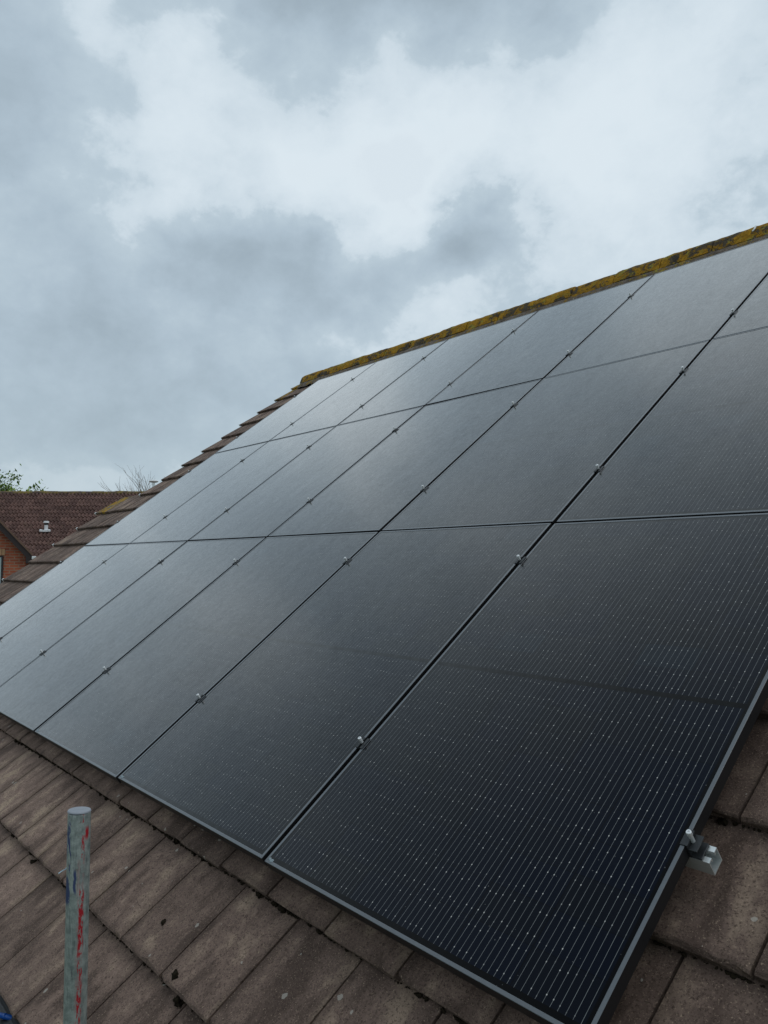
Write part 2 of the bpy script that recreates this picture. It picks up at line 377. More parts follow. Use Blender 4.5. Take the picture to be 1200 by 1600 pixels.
# ------------------------------------------------------------------ our house
GAUGE, COVER = .3385, .295
ZN = -.105                              # top of a tile's nose, below the panel tops
Y0 = -.7225                             # lowest nose
YR = 5.85                               # ridge, along the slope
XR = 2.6                                # right end of what is built
XV_LOW, XV_UP = -8.74, -8.16            # left verge of the lower and of the upper courses
house = empty('house', T((-3, 2, GZ)))
tag(house, 'house roofed in weathered brown flat tiles with a lichened ridge, carrying the solar panels', 'house')

def inroof(y): return XV_LOW if y < 2.8 else XV_UP
bm = bmesh.new()
prism(bm, [(Y0 + .03, ZN - .067), (2.95, ZN - .067), (2.95, ZN - .13), (Y0 + .03, ZN - .13)], XV_LOW + .02, XR)
prism(bm, [(2.952, ZN - .067), (YR + .02, ZN - .067), (YR + .02, ZN - .13), (2.952, ZN - .13)], XV_UP + .02, XR)
roof = make('roof', bm, FELT, house, M)

DROP, TTH = .0295, .0272
def tile_mesh(wid, seed, mtl=TILE, ln=.41, th=TTH):
    rg = random.Random(seed)
    bm = bmesh.new(); nx = 9
    ys = [0, .006, .12, ln]
    def top(x, y): return -DROP * y / GAUGE
    rows_t, rows_b = [], []
    off = [rg.uniform(-.0026, .0026) + (rg.random() < .14) * rg.uniform(.003, .007) for _ in range(nx + 1)]
    dz = [rg.uniform(-.0016, .0008) - (rg.random() < .10) * rg.uniform(.001, .004) for _ in range(nx + 1)]
    for j, y in enumerate(ys):
        row = []
        for i in range(nx + 1):
            x = -wid / 2 + wid * i / nx
            yy = y + (off[i] if j < 2 else 0)
            z = top(x, y) + (dz[i] - .004 if j == 0 else 0) + (.0006 * math.sin(9 * i + seed) if j == 2 else 0)
            if i in (0, nx): z -= .0018
            row.append(bm.verts.new((x, yy, z)))
        rows_t.append(row)
    for y in (0.0015, ln):
        rows_b.append([bm.verts.new((-wid / 2 + wid * i / nx, y + (off[i] if y < .01 else 0), top(0, y) - th)) for i in (0, nx)])
    for j in range(3):
        for i in range(nx): bm.faces.new((rows_t[j][i], rows_t[j][i + 1], rows_t[j + 1][i + 1], rows_t[j + 1][i]))
    bm.faces.new(rows_t[0][::-1] + [rows_b[0][0], rows_b[0][1]][::1])
    bm.faces.new(rows_t[3] + [rows_b[1][1], rows_b[1][0]])
    bm.faces.new([r_[0] for r_ in rows_t] + [rows_b[1][0], rows_b[0][0]])
    bm.faces.new([r_[nx] for r_ in rows_t][::-1] + [rows_b[0][1], rows_b[1][1]])
    bm.faces.new((rows_b[0][0], rows_b[0][1], rows_b[1][1], rows_b[1][0]))
    return meshdata('tile', bm, mtl)
CACHE = {}
def get_tile(wid, k, mtl=TILE):
    key = (round(wid, 3), k, mtl.name)
    if key not in CACHE: CACHE[key] = tile_mesh(wid, hash(key) % 9999 if False else int(wid * 1000) * 7 + k * 131, mtl)
    return CACHE[key]
hidden = bmesh.new(); nt = 0; verge_corners = []
ncourse = int((YR - .13 - Y0) / GAUGE) + 1
for c in range(ncourse):
    y = Y0 + c * GAUGE
    xv = -8.88 if c == 10 else inroof(y)
    phase = -1.4665 if c % 2 == 0 else -1.024
    j = phase - COVER * 40
    edges = []
    while j < XR:
        if j > xv + .10: edges.append(j)
        j += COVER
    edges = [xv] + edges + [XR]
    ln = min(.41, YR - .02 - y)
    for k in range(len(edges) - 1):
        x0, x1 = edges[k], edges[k + 1]
        wid = x1 - x0 - .0078
        if wid < .03: continue
        xc = (x0 + x1) / 2
        vis = (y < .2 and -5.0 < xc < .75) or xc < -6.7 or (-.45 < xc < .75 and y < 1.15) or (y > 5.3 and xc < -.6)
        tw = random.gauss(0, .0022)
        mt = M @ T((xc, y + random.gauss(0, .0022), ZN + random.gauss(0, .0008))) @ Matrix.Rotation(tw, 4, 'Z') @ Matrix.Rotation(random.gauss(0, .003), 4, 'Y')
        mtl = TILE
        if k == 0 and c in (10,): mtl = LICH_TILE
        if y > 5.6 or (y > 5.3 and k == 0): mtl = LICH_TILE
        if vis:
            if ln < .40: me = tile_mesh(wid, c * 99 + k, mtl, ln)
            else: me = get_tile(wid, random.randrange(6), mtl)
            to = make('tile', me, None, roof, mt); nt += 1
            wr = min(1, max(0, .12 - xc * .24 + random.gauss(0, .16))) if y < 1.2 and xc > -5.2 else random.uniform(.25, .8)  # lichen and weathering, plus painted shade: eave tiles darken towards the right
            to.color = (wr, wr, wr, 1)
        else:
            box(hidden, (x0 + .002, y, ZN - .029), (x1 - .002, y + ln, ZN - .0015))
            for v in hidden.verts[-8:] if False else []: pass
        if k == 0: verge_corners.append((xv, y))
# the courses covered by the panels: one joined mesh, each slab tilted like the others
for v in hidden.verts:
    c = math.floor((v.co.y - Y0) / GAUGE + 1e-4)
hidden.verts.ensure_lookup_table()
for i in range(0, len(hidden.verts), 8):
    vs = hidden.verts[i:i + 8]; ymin = min(v.co.y for v in vs)
    for v in vs: v.co.z -= DROP * (v.co.y - ymin) / GAUGE
o = make('covered_tiles', hidden, TILE, roof, M); o['kind'] = 'stuff'
# verge clips, small and pale, at the nose of each verge tile
for i, (xv, y) in enumerate(verge_corners):
    if i < 4 or i in (7, 12, 15): continue
    bm = bmesh.new(); box(bm, (-.010, -.010, -.024), (.012, -.0045, .006), .002); box(bm, (-.010, -.008, .0015), (.02, .014, .0055), .0015)
    make('verge_clip', bm, WHITE, roof, M @ T((xv + .02, y, ZN)))

# back slope
bm = bmesh.new()
ap = M @ Vector((0, YR, ZN - .067))
YB = 2 * ap.y - (M @ Vector((0, Y0, ZN - .067))).y
zb = (M @ Vector((0, Y0, ZN - .067))).z
nst = 19
for k in range(nst):
    f0, f1 = k / nst, (k + 1) / nst
    y0_, z0_ = ap.y + (YB - ap.y) * f0, ap.z + (zb - ap.z) * f0
    y1_, z1_ = ap.y + (YB - ap.y) * f1, ap.z + (zb - ap.z) * f1
    prism(bm, [(y0_ + .004, z0_ + .012), (y1_, z1_ + .06), (y1_, z1_ + .03), (y0_ + .004, z0_ - .03)], XV_UP, XR)
make('back_slope', bm, TILE, house, Matrix.Identity(4))

# ridge tiles, half round, on mortar
apx = M @ Vector((0, YR, ZN))
RR, RT = .124, .017
RPROF = [(-.126, -.004), (-.108, .042), (-.088, .082), (-.066, .104), (-.040, .117), (-.015, .1235), (.015, .1235), (.040, .117), (.066, .104), (.088, .082), (.108, .042), (.126, -.004)]
def ridge_mesh(seed, ln):
    bm = bmesh.new(); nl = 10; na = len(RPROF) - 1
    outer, inner = [], []
    for i in range(nl + 1):
        x = ln * i / nl; ro, ri = [], []
        k = .965 if i in (0, nl) else 1
        for a, (py, pz) in enumerate(RPROF):
            n_ = noise.fractal(Vector((x * 14 + seed * 3.1, a * .8, seed)), 1, 2, 3) * .0045
            ro.append(bm.verts.new((x, py * (k + n_ * 4), pz * k + n_)))
            ri.append(bm.verts.new((x, py * .86, pz * .84)))
        outer.append(ro); inner.append(ri)
    for i in range(nl):
        for a in range(na):
            bm.faces.new((outer[i][a], outer[i + 1][a], outer[i + 1][a + 1], outer[i][a + 1]))
            bm.faces.new((inner[i][a], inner[i][a + 1], inner[i + 1][a + 1], inner[i + 1][a]))
        for a in (0, na): bm.faces.new((outer[i][a], inner[i][a], inner[i + 1][a], outer[i + 1][a]))
    for i in (0, nl):
        for a in range(na): bm.faces.new((outer[i][a], outer[i][a + 1], inner[i][a + 1], inner[i][a]))
    return meshdata('ridge_tile', bm, RIDGE, False)
RM = [ridge_mesh(s, .445) for s in range(5)]
x = -7.92; k = 0
while x < XR - .3:
    make('ridge_tile', RM[k % 5], None, roof, T((x, apx.y + random.gauss(0, .002), apx.z - .051 + random.gauss(0, .004))) @ Matrix.Rotation(random.gauss(0, .007), 4, 'Y') @ Matrix.Rotation(random.gauss(0, .006), 4, 'Z'))
    x += .453; k += 1
bm = bmesh.new(); nx = 420; prof = []
for i in range(nx + 1):
    xx = -7.905 + (x + 7.89) * i / nx
    rowv = []
    for (py, pz, amp) in [(-.178, -.132, .016), (-.150, -.086, .022), (-.118, -.050, .007), (-.10, -.03, .0), (0, .04, 0), (.10, -.03, 0), (.148, -.09, .01), (.17, -.135, .008)]:
        nn = noise.fractal(Vector((xx * 9, py * 30, 1.3)), .8, 2.2, 5) * amp
        rowv.append(bm.verts.new((xx, apx.y + py + nn * .8, apx.z + pz + nn)))
    prof.append(rowv)
for i in range(nx):
    for a in range(7): bm.faces.new((prof[i][a], prof[i + 1][a], prof[i + 1][a + 1], prof[i][a + 1]))
for i in (0, nx): bm.faces.new(prof[i])
make('mortar_bed', bm, MORTAR, roof, Matrix.Identity(4))
bm = bmesh.new()
pts = [(-.0, -.062, .11), (-.004, -.078, .104), (.0, -.090, .090), (-.002, -.103, .074), (-.012, -.112, .060)]
for a, b_ in zip(pts, pts[1:]): cyl(bm, a, b_, .0065, seg=8)
make('ridge_clip', bm, WHITE, roof, T((-1.70, apx.y, apx.z - .051)))

# walls, fascia and gutter
ev = M @ Vector((0, Y0, ZN))
wall_y = ev.y + .33; wz = ev.z + .05
bm = bmesh.new()
box(bm, (XV_LOW + .06, wall_y, GZ), (XR - .05, YB - .35, wz))
o = make('wall', bm, BRICK, house, Matrix.Identity(4))
bm = bmesh.new()
def upat(y, off): # height of the slope's underside at world y
    return ev.z - .15 + (y - ev.y) * math.tan(PITCH) - off
for (xa, xb, ytop) in [(XV_UP + .07, XV_UP + .28, ap.y)]:
    prism(bm, [(wall_y + .3, wz), (ap.y, upat(ap.y, .02)), (2 * ap.y - wall_y - .3, wz)], xa, xb)
yl = (M @ Vector((0, 2.9, ZN))).y
prism(bm, [(wall_y + .3, wz), (yl, upat(yl, .02)), (yl, wz)], XV_LOW + .07, XV_UP + .069)
make('gable_wall', bm, BRICK, house, Matrix.Identity(4))
bm = bmesh.new(); box(bm, (XV_LOW + .02, ev.y + .05, ev.z - .27), (XR, ev.y + .07, ev.z - .055), .002)
box(bm, (XV_LOW + .02, ev.y + .072, ev.z - .27), (XR, wall_y - .002, ev.z - .255))
make('fascia', bm, BOARD, house, Matrix.Identity(4))
gutc = Vector((0, ev.y - .006, ev.z - .062))
bm = bmesh.new(); na = 14; A = []; B = []
for a in range(na + 1):
    th = math.pi * a / na
    for lst, xx in ((A, XV_LOW), (B, XR)):
        lst.append((bm.verts.new((xx, gutc.y - .052 * math.cos(th), gutc.z - .050 * math.sin(th))), bm.verts.new((xx, gutc.y - .049 * math.cos(th), gutc.z - .047 * math.sin(th)))))
for a in range(na):
    bm.faces.new((A[a][0], A[a + 1][0], B[a + 1][0], B[a][0])); bm.faces.new((A[a][1], B[a][1], B[a + 1][1], A[a + 1][1]))
for a in (0, na): bm.faces.new((A[a][0], B[a][0], B[a][1], A[a][1]))
for L in (A, B):
    for a in range(na): bm.faces.new((L[a][0], L[a][1], L[a + 1][1], L[a + 1][0]))
make('gutter', bm, GUT, house, Matrix.Identity(4))
bd = pix(11, 1589); BT = CAM + bd * ((gutc.z - .030 - CAM.z) / bd.z)
# blue plastic offcut lying in the gutter
bm = bmesh.new(); cyl(bm, (-.03, 0, 0), (.03, 0, 0), .0085, seg=14); cyl(bm, (-.012, 0, 0), (-.004, 0, 0), .0098, seg=14)
o = make('plastic_tube', bm, BLUE, None, T(BT) @ Matrix.Rotation(.55, 4, 'Z'), True)
tag(o, 'short bright blue plastic tube lying in the black gutter', 'tube')

# ------------------------------------------------------------------ solar panels
TH = .035
def rail_mesh(a, b_, inner_a, inner_b):   # mitred frame bar: outer edge a->b, inner edge
    bm = bmesh.new()
    pts = [a, b_, inner_b, inner_a]
    top = [bm.verts.new((p[0], p[1], TH)) for p in pts]; bot = [bm.verts.new((p[0], p[1], 0)) for p in pts]
    f = bm.faces.new(top); bm.faces.new(bot[::-1])
    for i in range(4): bm.faces.new((top[i], top[(i + 1) % 4], bot[(i + 1) % 4], bot[i]))
    e = [ed for ed in f.edges]
    bmesh.ops.bevel(bm, geom=e, offset=.0009, segments=1, affect='EDGES')
    me = meshdata('frame_bar', bm, FRAME); me.materials.append(FRAME_SHADE)
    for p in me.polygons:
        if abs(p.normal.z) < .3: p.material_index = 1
    return me
LIP = .0100
cn = [(0, 0), (PW, 0), (PW, PL), (0, PL)]; ci_ = [(LIP, LIP), (PW - LIP, LIP), (PW - LIP, PL - LIP), (LIP, PL - LIP)]
BARS = [rail_mesh(cn[i], cn[(i + 1) % 4], ci_[i], ci_[(i + 1) % 4]) for i in range(4)]
bm = bmesh.new(); box(bm, (LIP + .0002, LIP + .0002, .026), (PW - LIP - .0002, PL - LIP - .0002, TH - .0014))
GL = meshdata('glass', bm, GLASS)
bm = bmesh.new()
for i in range(9):
    bmesh.ops.create_icosphere(bm, subdivisions=1, radius=random.uniform(.003, .006), matrix=T((.014 + i * .0022 + random.uniform(-.002, .002), .011 + random.uniform(-.003, .004), TH - .002)))
BLOB = meshdata('sealant_blob', bm, SEAL, True)
PITCHX = 1.154
ROWY = [.003, 1.770, 3.533]
rn = ['lowest row, by the gutter', 'middle row', 'top row, under the ridge']
cnm = ['right-hand end', 'second', 'third', 'fourth', 'fifth', 'verge end']
ordn = ['beside the bare rail end', 'second from the bare rail end', 'third from the bare rail end', 'third from the verge', 'second from the verge', 'beside the verge']
for rw in range(3):
    for cidx in range(6):
        x0 = -(cidx + 1) * PITCHX + .010 + random.gauss(0, .0007)
        yy = ROWY[rw] + random.gauss(0, .0010)
        mt = M @ T((x0, yy, -TH)) @ T((PW / 2, PL / 2, 0)) @ Matrix.Rotation(random.gauss(0, .0012), 4, 'X') @ Matrix.Rotation(random.gauss(0, .0014), 4, 'Y') @ Matrix.Rotation(random.gauss(0, .0004), 4, 'Z') @ T((-PW / 2, -PL / 2, 0))
        p = empty('solar_panel', mt)
        tag(p, 'black solar panel, %s, %s' % (['lowest row', 'middle row', 'top row under ridge'][rw], ordn[cidx]), 'solar panel', 'black solar panels on the roof')
        make('glass', GL, None, p)
        for me in BARS: make('frame_bar', me, None, p)
        if rw == 0: make('sealant_blob', BLOB, None, p)

# mounting rails, clamps
RAILY = [.475, 1.490, 2.180, 3.150, 3.880, 4.860]
rl = ['lower rail under the lowest row of panels', 'upper rail under the lowest row of panels', 'lower rail under the middle row of panels', 'upper rail under the middle row of panels', 'lower rail under the top row of panels', 'upper rail under the top row of panels']
def rail_profile(bm, xa, xb):
    h, hw, tk = .040, .021, .0025
    z1 = -.0004
    prism(bm, [(-hw, -h), (hw, -h), (hw, -h + tk), (-hw, -h + tk)], xa, xb)
    for s in (-1, 1):
        q = [(s * hw, -h + tk), (s * hw, z1 - .0035), (s * (hw - tk), z1 - .0035), (s * (hw - tk), -h + tk)]
        prism(bm, q if s > 0 else q[::-1], xa, xb)
        q = [(s * hw, z1 - .0035), (s * hw, z1), (s * .0075, z1), (s * .0075, z1 - .009), (s * .0105, z1 - .009), (s * .0105, z1 - .0035)]
        prism(bm, q if s > 0 else q[::-1], xa, xb)
bm = bmesh.new(); rail_profile(bm, -7.00, .033); RAILM = meshdata('channel', bm, ALU)
bm = bmesh.new()
box(bm, (-.02, -.021, -.052), (.02, .021, -.0405), .001); box(bm, (-.016, -.02, -.066), (.016, .10, -.0525), .001)
HOOK = meshdata('roof_hook', bm, ALU)
for i, y in enumerate(RAILY):
    mt = M @ T((0, y, -TH))
    r_ = empty('mounting_rail', mt); tag(r_, 'aluminium mounting ' + rl[i], 'rail', 'aluminium rails under the panels')
    make('channel', RAILM, None, r_)
    for k in range(7):
        xk = -6.75 + k * 1.08
        # height of the tile under the hook
        make('roof_hook', HOOK, None, r_, mt @ T((xk, 0, 0)))
def bolt_mesh(h=.021, r=.0062):
    bm = bmesh.new(); cyl(bm, (0, 0, 0), (0, 0, h - .003), r * .80, seg=14); 
    # socket head: ring with a dark recess
    n = 16; rings = []
    for rr, zz in [(r, h - .010), (r, h - .0012), (r * .85, h), (r * .48, h), (r * .46, h - .005)]:
        rings.append([bm.verts.new((rr * math.cos(2 * math.pi * k / n), rr * math.sin(2 * math.pi * k / n), zz)) for k in range(n)])
    for a, b_ in zip(rings, rings[1:]):
        for k in range(n): bm.faces.new((a[k], a[(k + 1) % n], b_[(k + 1) % n], b_[k]))
    bm.faces.new(rings[-1]); bm.faces.new(rings[0][::-1])
    return meshdata('bolt', bm, STEEL, False)
BOLT = bolt_mesh()
bm = bmesh.new()
box(bm, (-.0175, -.022, .0004), (-.0055, .022, .0036), .0006)
box(bm, (.0055, -.022, .0004), (.0175, .022, .0036), .0006)
box(bm, (-.0054, -.022, -.012), (.0054, .022, -.009))
box(bm, (-.0072, -.0215, -.012), (-.0055, .0215, .0003)); box(bm, (.0055, -.0215, -.012), (.0072, .0215, .0003))
MIDC = meshdata('clamp_plate', bm, CLAMP)
bm = bmesh.new()
box(bm, (-.011, -.021, .0004), (.006, .021, .0038), .0006)
box(bm, (.0002, -.021, -.0345), (.0045, .021, .0003))
box(bm, (.0047, -.021, -.0345), (.028, .021, -.029), .0008)
box(bm, (.0047, -.021, -.012), (.024, .021, -.008), .0008)
ENDC = meshdata('clamp_plate', bm, CLAMP)
jn = ['first joint from rail end', 'second joint from rail end', 'middle joint', 'second joint from verge', 'first joint from verge']
rws = [a + ' on ' + b_ for b_ in ('lowest row', 'middle row', 'top row') for a in ('lower', 'upper')]
for i, y in enumerate(RAILY):
    for k in range(1, 6):
        p = empty('panel_clamp', M @ T((-k * PITCHX, y + random.gauss(0, .004), 0)))
        tag(p, 'black clamp with bolt, %s, %s' % (rws[i], jn[k - 1]), 'clamp', 'clamps between the panels')
        make('clamp_plate', MIDC, None, p)
        make('bolt', BOLT, None, p, WORLD[p.name] @ T((-.001, 0, -.009)) @ T((0, 0, .014)))
    p = empty('panel_clamp', M @ T((-6 * PITCHX + .0095, y, 0)) @ Matrix.Rotation(math.pi, 4, 'Z'))
    tag(p, 'end clamp on panel edge beside the verge, %s' % rws[i], 'clamp', 'end clamps by the verge')
    make('clamp_plate', ENDC, None, p); make('bolt', BOLT, None, p, WORLD[p.name] @ T((.010, 0, -.008)))
p = empty('panel_clamp', M @ T((-.0098, RAILY[0], 0)))
tag(p, 'end clamp with tall steel bolt on the bare rail end sticking out beside the panel', 'clamp')
make('clamp_plate', ENDC, None, p); make('bolt', bolt_mesh(.031, .0062), None, p, WORLD[p.name] @ T((.0065, .002, -.008)))

# ------------------------------------------------------------------ moss along the tile noses
tmp = bmesh.new(); bmesh.ops.create_icosphere(tmp, subdivisions=2, radius=1)
IV = [v.co.copy() for v in tmp.verts]; IF = [[v.index for v in f.verts] for f in tmp.faces]; tmp.free()
MV, MF = [], []
def clump(x, y, z, r):
    mt = M @ T((x, y, z)) @ Matrix.Rotation(random.gauss(0, .5), 4, 'Z') @ Matrix.Diagonal((r * random.uniform(.8, 1.6), r * random.uniform(.5, 1.0), r * random.uniform(.5, .9), 1))
    n0 = len(MV)
    for q in IV:
        p_ = mt @ q
        MV.append(p_ + Vector((noise.noise(p_ * 170), noise.noise(p_ * 170 + Vector((9, 0, 0))), noise.noise(p_ * 170 + Vector((0, 9, 0))))) * r)
    MF.extend([[i + n0 for i in f] for f in IF])
for c, n_, xa, xb in [(1, 620, -4.2, .7), (2, 1100, -4.6, .7), (3, 110, -.2, .7), (4, 110, -.2, .7), (0, 40, -3, .6)]:
    y = Y0 + c * GAUGE
    for _ in range(n_):
        x = random.uniform(xa, xb)
        dens = noise.noise(Vector((x * 2.3, c * 5.1, 0)))
        if random.random() > .62 + dens: continue
        r = random.choice([.0025, .003, .004, .005]) if random.random() > .07 else random.uniform(.007, .012)
        clump(x, y - r * .3 + .001, ZN - TTH + r * random.uniform(0, .5), r)
for (x, y, r) in [(-1.50, -.27, .008), (-1.26, -.352, .011), (-1.20, -.395, .012), (-1.19, -.388, .009), (-1.22, -.39, .008), (-2.55, -.40, .010)]:
    clump(x, y, ZN - DROP * ((y - Y0) / GAUGE % 1) + r * .1, r)
mo = bpy.data.meshes.new('moss'); mo.from_pydata(MV, [], MF); mo.materials.append(MOSS); mo.shade_smooth()
o = make('moss', mo, None, None, Matrix.Identity(4))
tag(o, 'dark moss clumps growing along the lower edges of the tiles', 'moss', None, 'stuff')

# ------------------------------------------------------------------ scaffold tube
d = (pix(124, 1268)); dd = 1.715 / d.dot(FWD); ptop = CAM + d * dd
view = Vector((ptop.x - CAM.x, ptop.y - CAM.y, 0)).normalized()
mt = T(ptop) @ Matrix((Vector((view.y, -view.x, 0)), view, Vector((0, 0, 1)))).transposed().to_4x4()
p = empty('scaffold_pole', T((0, 0, GZ - ptop.z)) @ mt)
tag(p, 'upright galvanised scaffold tube with red and blue paint scuffs, standing before the eaves', 'scaffold pole')
bm = bmesh.new(); n = 40; r = .02415; zs = [GZ - ptop.z + .006] + [-.6, -.3, -.004, -.0012, 0]
prev = None
for z, rr in zip(zs, [r, r, r, r, r - .0005, r - .0022]):
    ring = [bm.verts.new((rr * math.cos(2 * math.pi * k / n), rr * math.sin(2 * math.pi * k / n), z)) for k in range(n)]
    if prev:
        for k in range(n): bm.faces.new((prev[k], prev[(k + 1) % n], ring[(k + 1) % n], ring[k]))
    else: bm.faces.new(ring)
    prev = ring
ring = [bm.verts.new((.0205 * math.cos(2 * math.pi * k / n), .0205 * math.sin(2 * math.pi * k / n), -.03)) for k in range(n)]
for k in range(n): bm.faces.new((prev[k], prev[(k + 1) % n], ring[(k + 1) % n], ring[k]))
bm.faces.new(ring)
make('tube', bm, GALV, p, mt, True)
bm = bmesh.new(); cyl(bm, (0, 0, -.012), (0, 0, .0012), .0203, seg=36)
bmesh.ops.create_cone(bm, cap_ends=True, segments=36, radius1=.0252, radius2=.0238, depth=.0026, matrix=T((0, 0, .0026)) @ Matrix.Rotation(.05, 4, 'Y'))
make('end_cap', bm, CAPM, p, mt)
bm = bmesh.new()
pts = [(.0, .026, -.118), (-.018, .02, -.119), (-.026, .0, -.121), (-.033, -.010, -.1205), (-.040, -.014, -.1235)]
for a, b_ in zip(pts, pts[1:]): cyl(bm, a, b_, .0011, seg=6)
make('cable_tie', bm, PALEBLUE, p, mt)
bm = bmesh.new(); box(bm, (-.075, -.075, 0), (.075, .075, .006), .001)
make('base_plate', bm, GALV, p, T((ptop.x, ptop.y, GZ)))

# ------------------------------------------------------------------ neighbouring house
az = rad(-53)
bdir = Vector((math.sin(az), math.cos(az), 0)); udir = Vector((bdir.y, -bdir.x, 0))
NB = Matrix((udir, bdir, Vector((0, 0, 1)))).transposed().to_4x4(); NB.translation = (CAM.x, CAM.y, 0)
def at(u, v, b):                        # photo pixel -> (u, z) in the neighbour's frame at depth b
    dd = pix(u, v); k = b / dd.dot(bdir); q = CAM + dd * k
    return (q - Vector((CAM.x, CAM.y, 0))).dot(udir), q.z
RB = 31.0; rz = at(100, 769, RB)[1]
npitch = rad(35); ez = 1.05
EB = RB - (rz - ez) / math.tan(npitch)
UL, UR = -23.0, -4.6
nh = empty('house', T(Vector(NB @ Vector((-14, RB, GZ)))))
tag(nh, 'neighbouring red brick house with a brown ridged tile roof beyond the verge', 'house')
bm = bmesh.new()
box(bm, (UL + .3, EB + .35, GZ), (UR - .3, 2 * RB - EB - .35, ez - .1))
a = [(EB + .35, ez - .098), (RB, rz - .30), (2 * RB - EB - .35, ez - .098)]
prism(bm, a, UL + .3, UL + .55); prism(bm, a, UR - .55, UR - .3)
make('wall', bm, BRICK, nh, NB)
bm = bmesh.new()
prism(bm, [(EB, ez - .05), (RB, rz - .05), (RB, rz - .13), (EB, ez - .13)], UL, UR)
prism(bm, [(RB, rz - .05), (2 * RB - EB, ez - .05), (2 * RB - EB, ez - .13), (RB, rz - .13)], UL, UR)
nroof = make('roof', bm, BOARD, nh, NB)
# interlocking two-roll tiles: real geometry, one joined part (each is about 5 px high)
bm = bmesh.new(); rows = 17; sl_len = math.hypot(RB - EB, rz - ez); gauge = sl_len / rows
cs, sn = math.cos(npitch), math.sin(npitch); roll = .138; tw_ = roll * 2; ncol = int((UR - UL) / tw_)
for rw in range(rows):
    for c in range(ncol):
        u0 = UL + c * tw_; j1, j2, j3 = random.gauss(0, .006), random.gauss(0, .006), random.gauss(0, .008)
        low, high, nose = [], [], []
        for k in range(13):
            ph = k / 12 * 2; wv_ = max(0, math.sin(math.pi * ((ph % 1) * 1.6 - .0))) if (ph % 1) < .625 else 0
            hgt = .075 * wv_
            u = u0 + tw_ * .985 * k / 12
            s0 = rw * gauge + j3; s1 = s0 + gauge * 1.12
            for lst, s, lift in ((nose, s0 + .002, -.035), (low, s0, .042 + j1), (high, s1, .002 + j2)):
                hh = lift + (hgt if lst is not nose else hgt * .6)
                lst.append(bm.verts.new((u, EB + s * cs - hh * sn, ez - .05 + s * sn + hh * cs)))
        for k in range(12):
            bm.faces.new((low[k], low[k + 1], high[k + 1], high[k])); bm.faces.new((nose[k], nose[k + 1], low[k + 1], low[k]))
o = make('roof_tiles', bm, ROMAN, nroof, NB, False); o['kind'] = 'stuff'
nrm = []
for s in range(3):
    bm = bmesh.new(); na = 8
    A = []
    for xx in (0, .44):
        A.append([bm.verts.new((xx, -.125 * math.cos(math.pi * a / na), .115 * math.sin(math.pi * a / na) + random.gauss(0, .004))) for a in range(na + 1)])
    for a in range(na): bm.faces.new((A[0][a], A[1][a], A[1][a + 1], A[0][a + 1]))
    bm.faces.new(A[0]); bm.faces.new(A[1]); nrm.append(meshdata('ridge_tile', bm, NRIDGE, False))
u = UL; k = 0
while u < UR - .3:
    make('ridge_tile', nrm[k % 3], None, nroof, NB @ T((u, RB, rz - .07 + random.gauss(0, .008)))); u += .45; k += 1
# tile vent on the slope
vu, vz = at(73, 829, 28.8)
vb = EB + (vz - ez) / math.tan(npitch); vu, vz = at(73, 829, vb); vb = EB + (vz - ez) / math.tan(npitch)
bm = bmesh.new()
box(bm, (-.19, -.16, -.12), (-.10, -.06, -.02), .02); box(bm, (.10, -.16, -.12), (.19, -.06, -.02), .02); box(bm, (-.11, -.14, -.12), (.11, .0, -.04), .01); cyl(bm, (0, 0, -.1), (0, 0, .14), .065, seg=14)
v_ = make('roof_vent', bm, WHITE, nroof, NB @ T((vu, vb - .05, vz + .06)))
bm = bmesh.new(); cyl(bm, (0, 0, .141), (0, 0, .215), .072, seg=14)
make('vent_slots', bm, GUT, v_)
bm = bmesh.new(); cyl(bm, (0, 0, .216), (0, 0, .285), .10, .085, seg=14)
make('vent_cap', bm, WHITE, v_)
# flue with a wide white cap behind the ridge
fu, fz = at(240, 752, RB)
bm = bmesh.new(); cyl(bm, (0, 0, rz - .1 - fz), (0, 0, -.04), .06, seg=12); fl = make('flue', bm, ALU, nroof, NB @ T((fu, RB, fz)))
bm = bmesh.new(); bmesh.ops.create_uvsphere(bm, u_segments=20, v_segments=8, radius=1, matrix=Matrix.Diagonal((.19, .19, .06, 1)))
make('flue_cap', bm, WHITE, fl)
# separate brick house whose gable faces us, in front of that roof
ga = rad(-76.0)
gb = Vector((math.sin(ga), math.cos(ga), 0)); gu = Vector((gb.y, -gb.x, 0))
GB = Matrix((gu, gb, Vector((0, 0, 1)))).transposed().to_4x4(); GB.translation = (CAM.x, CAM.y, 0)
def atg(u, v, b):
    dd = pix(u, v); k = b / dd.dot(gb); q = CAM + dd * k
    return (q - Vector((CAM.x, CAM.y, 0))).dot(gu), q.z
WB, WE = 22.5, 27.0
wu, wz_ = atg(51, 865, WB); au, az_ = atg(0, 812, WB)
slope = (az_ - wz_) / (wu - au); hw = 2.4
cu = wu - hw; apz = wz_ + hw * slope
gh = empty('house', T(Vector(GB @ Vector((cu, WB + 2, GZ)))))
tag(gh, 'small red brick house with its gable and dark bargeboard facing, below the ridged tile roof', 'house')
bm = bmesh.new()
poly = [(cu - hw + .16, GZ), (wu - .16, GZ), (wu - .16, wz_ + .16 * slope - .10), (cu, apz - .12), (cu - hw + .16, wz_ + .16 * slope - .10)]
A = [bm.verts.new((q[0], WB + .3, q[1])) for q in poly]; B = [bm.verts.new((q[0], WE - .3, q[1])) for q in poly]
bm.faces.new(A[::-1]); bm.faces.new(B)
for i in range(5): bm.faces.new((A[i], A[(i + 1) % 5], B[(i + 1) % 5], B[i]))
make('wall', bm, BRICK, gh, GB)
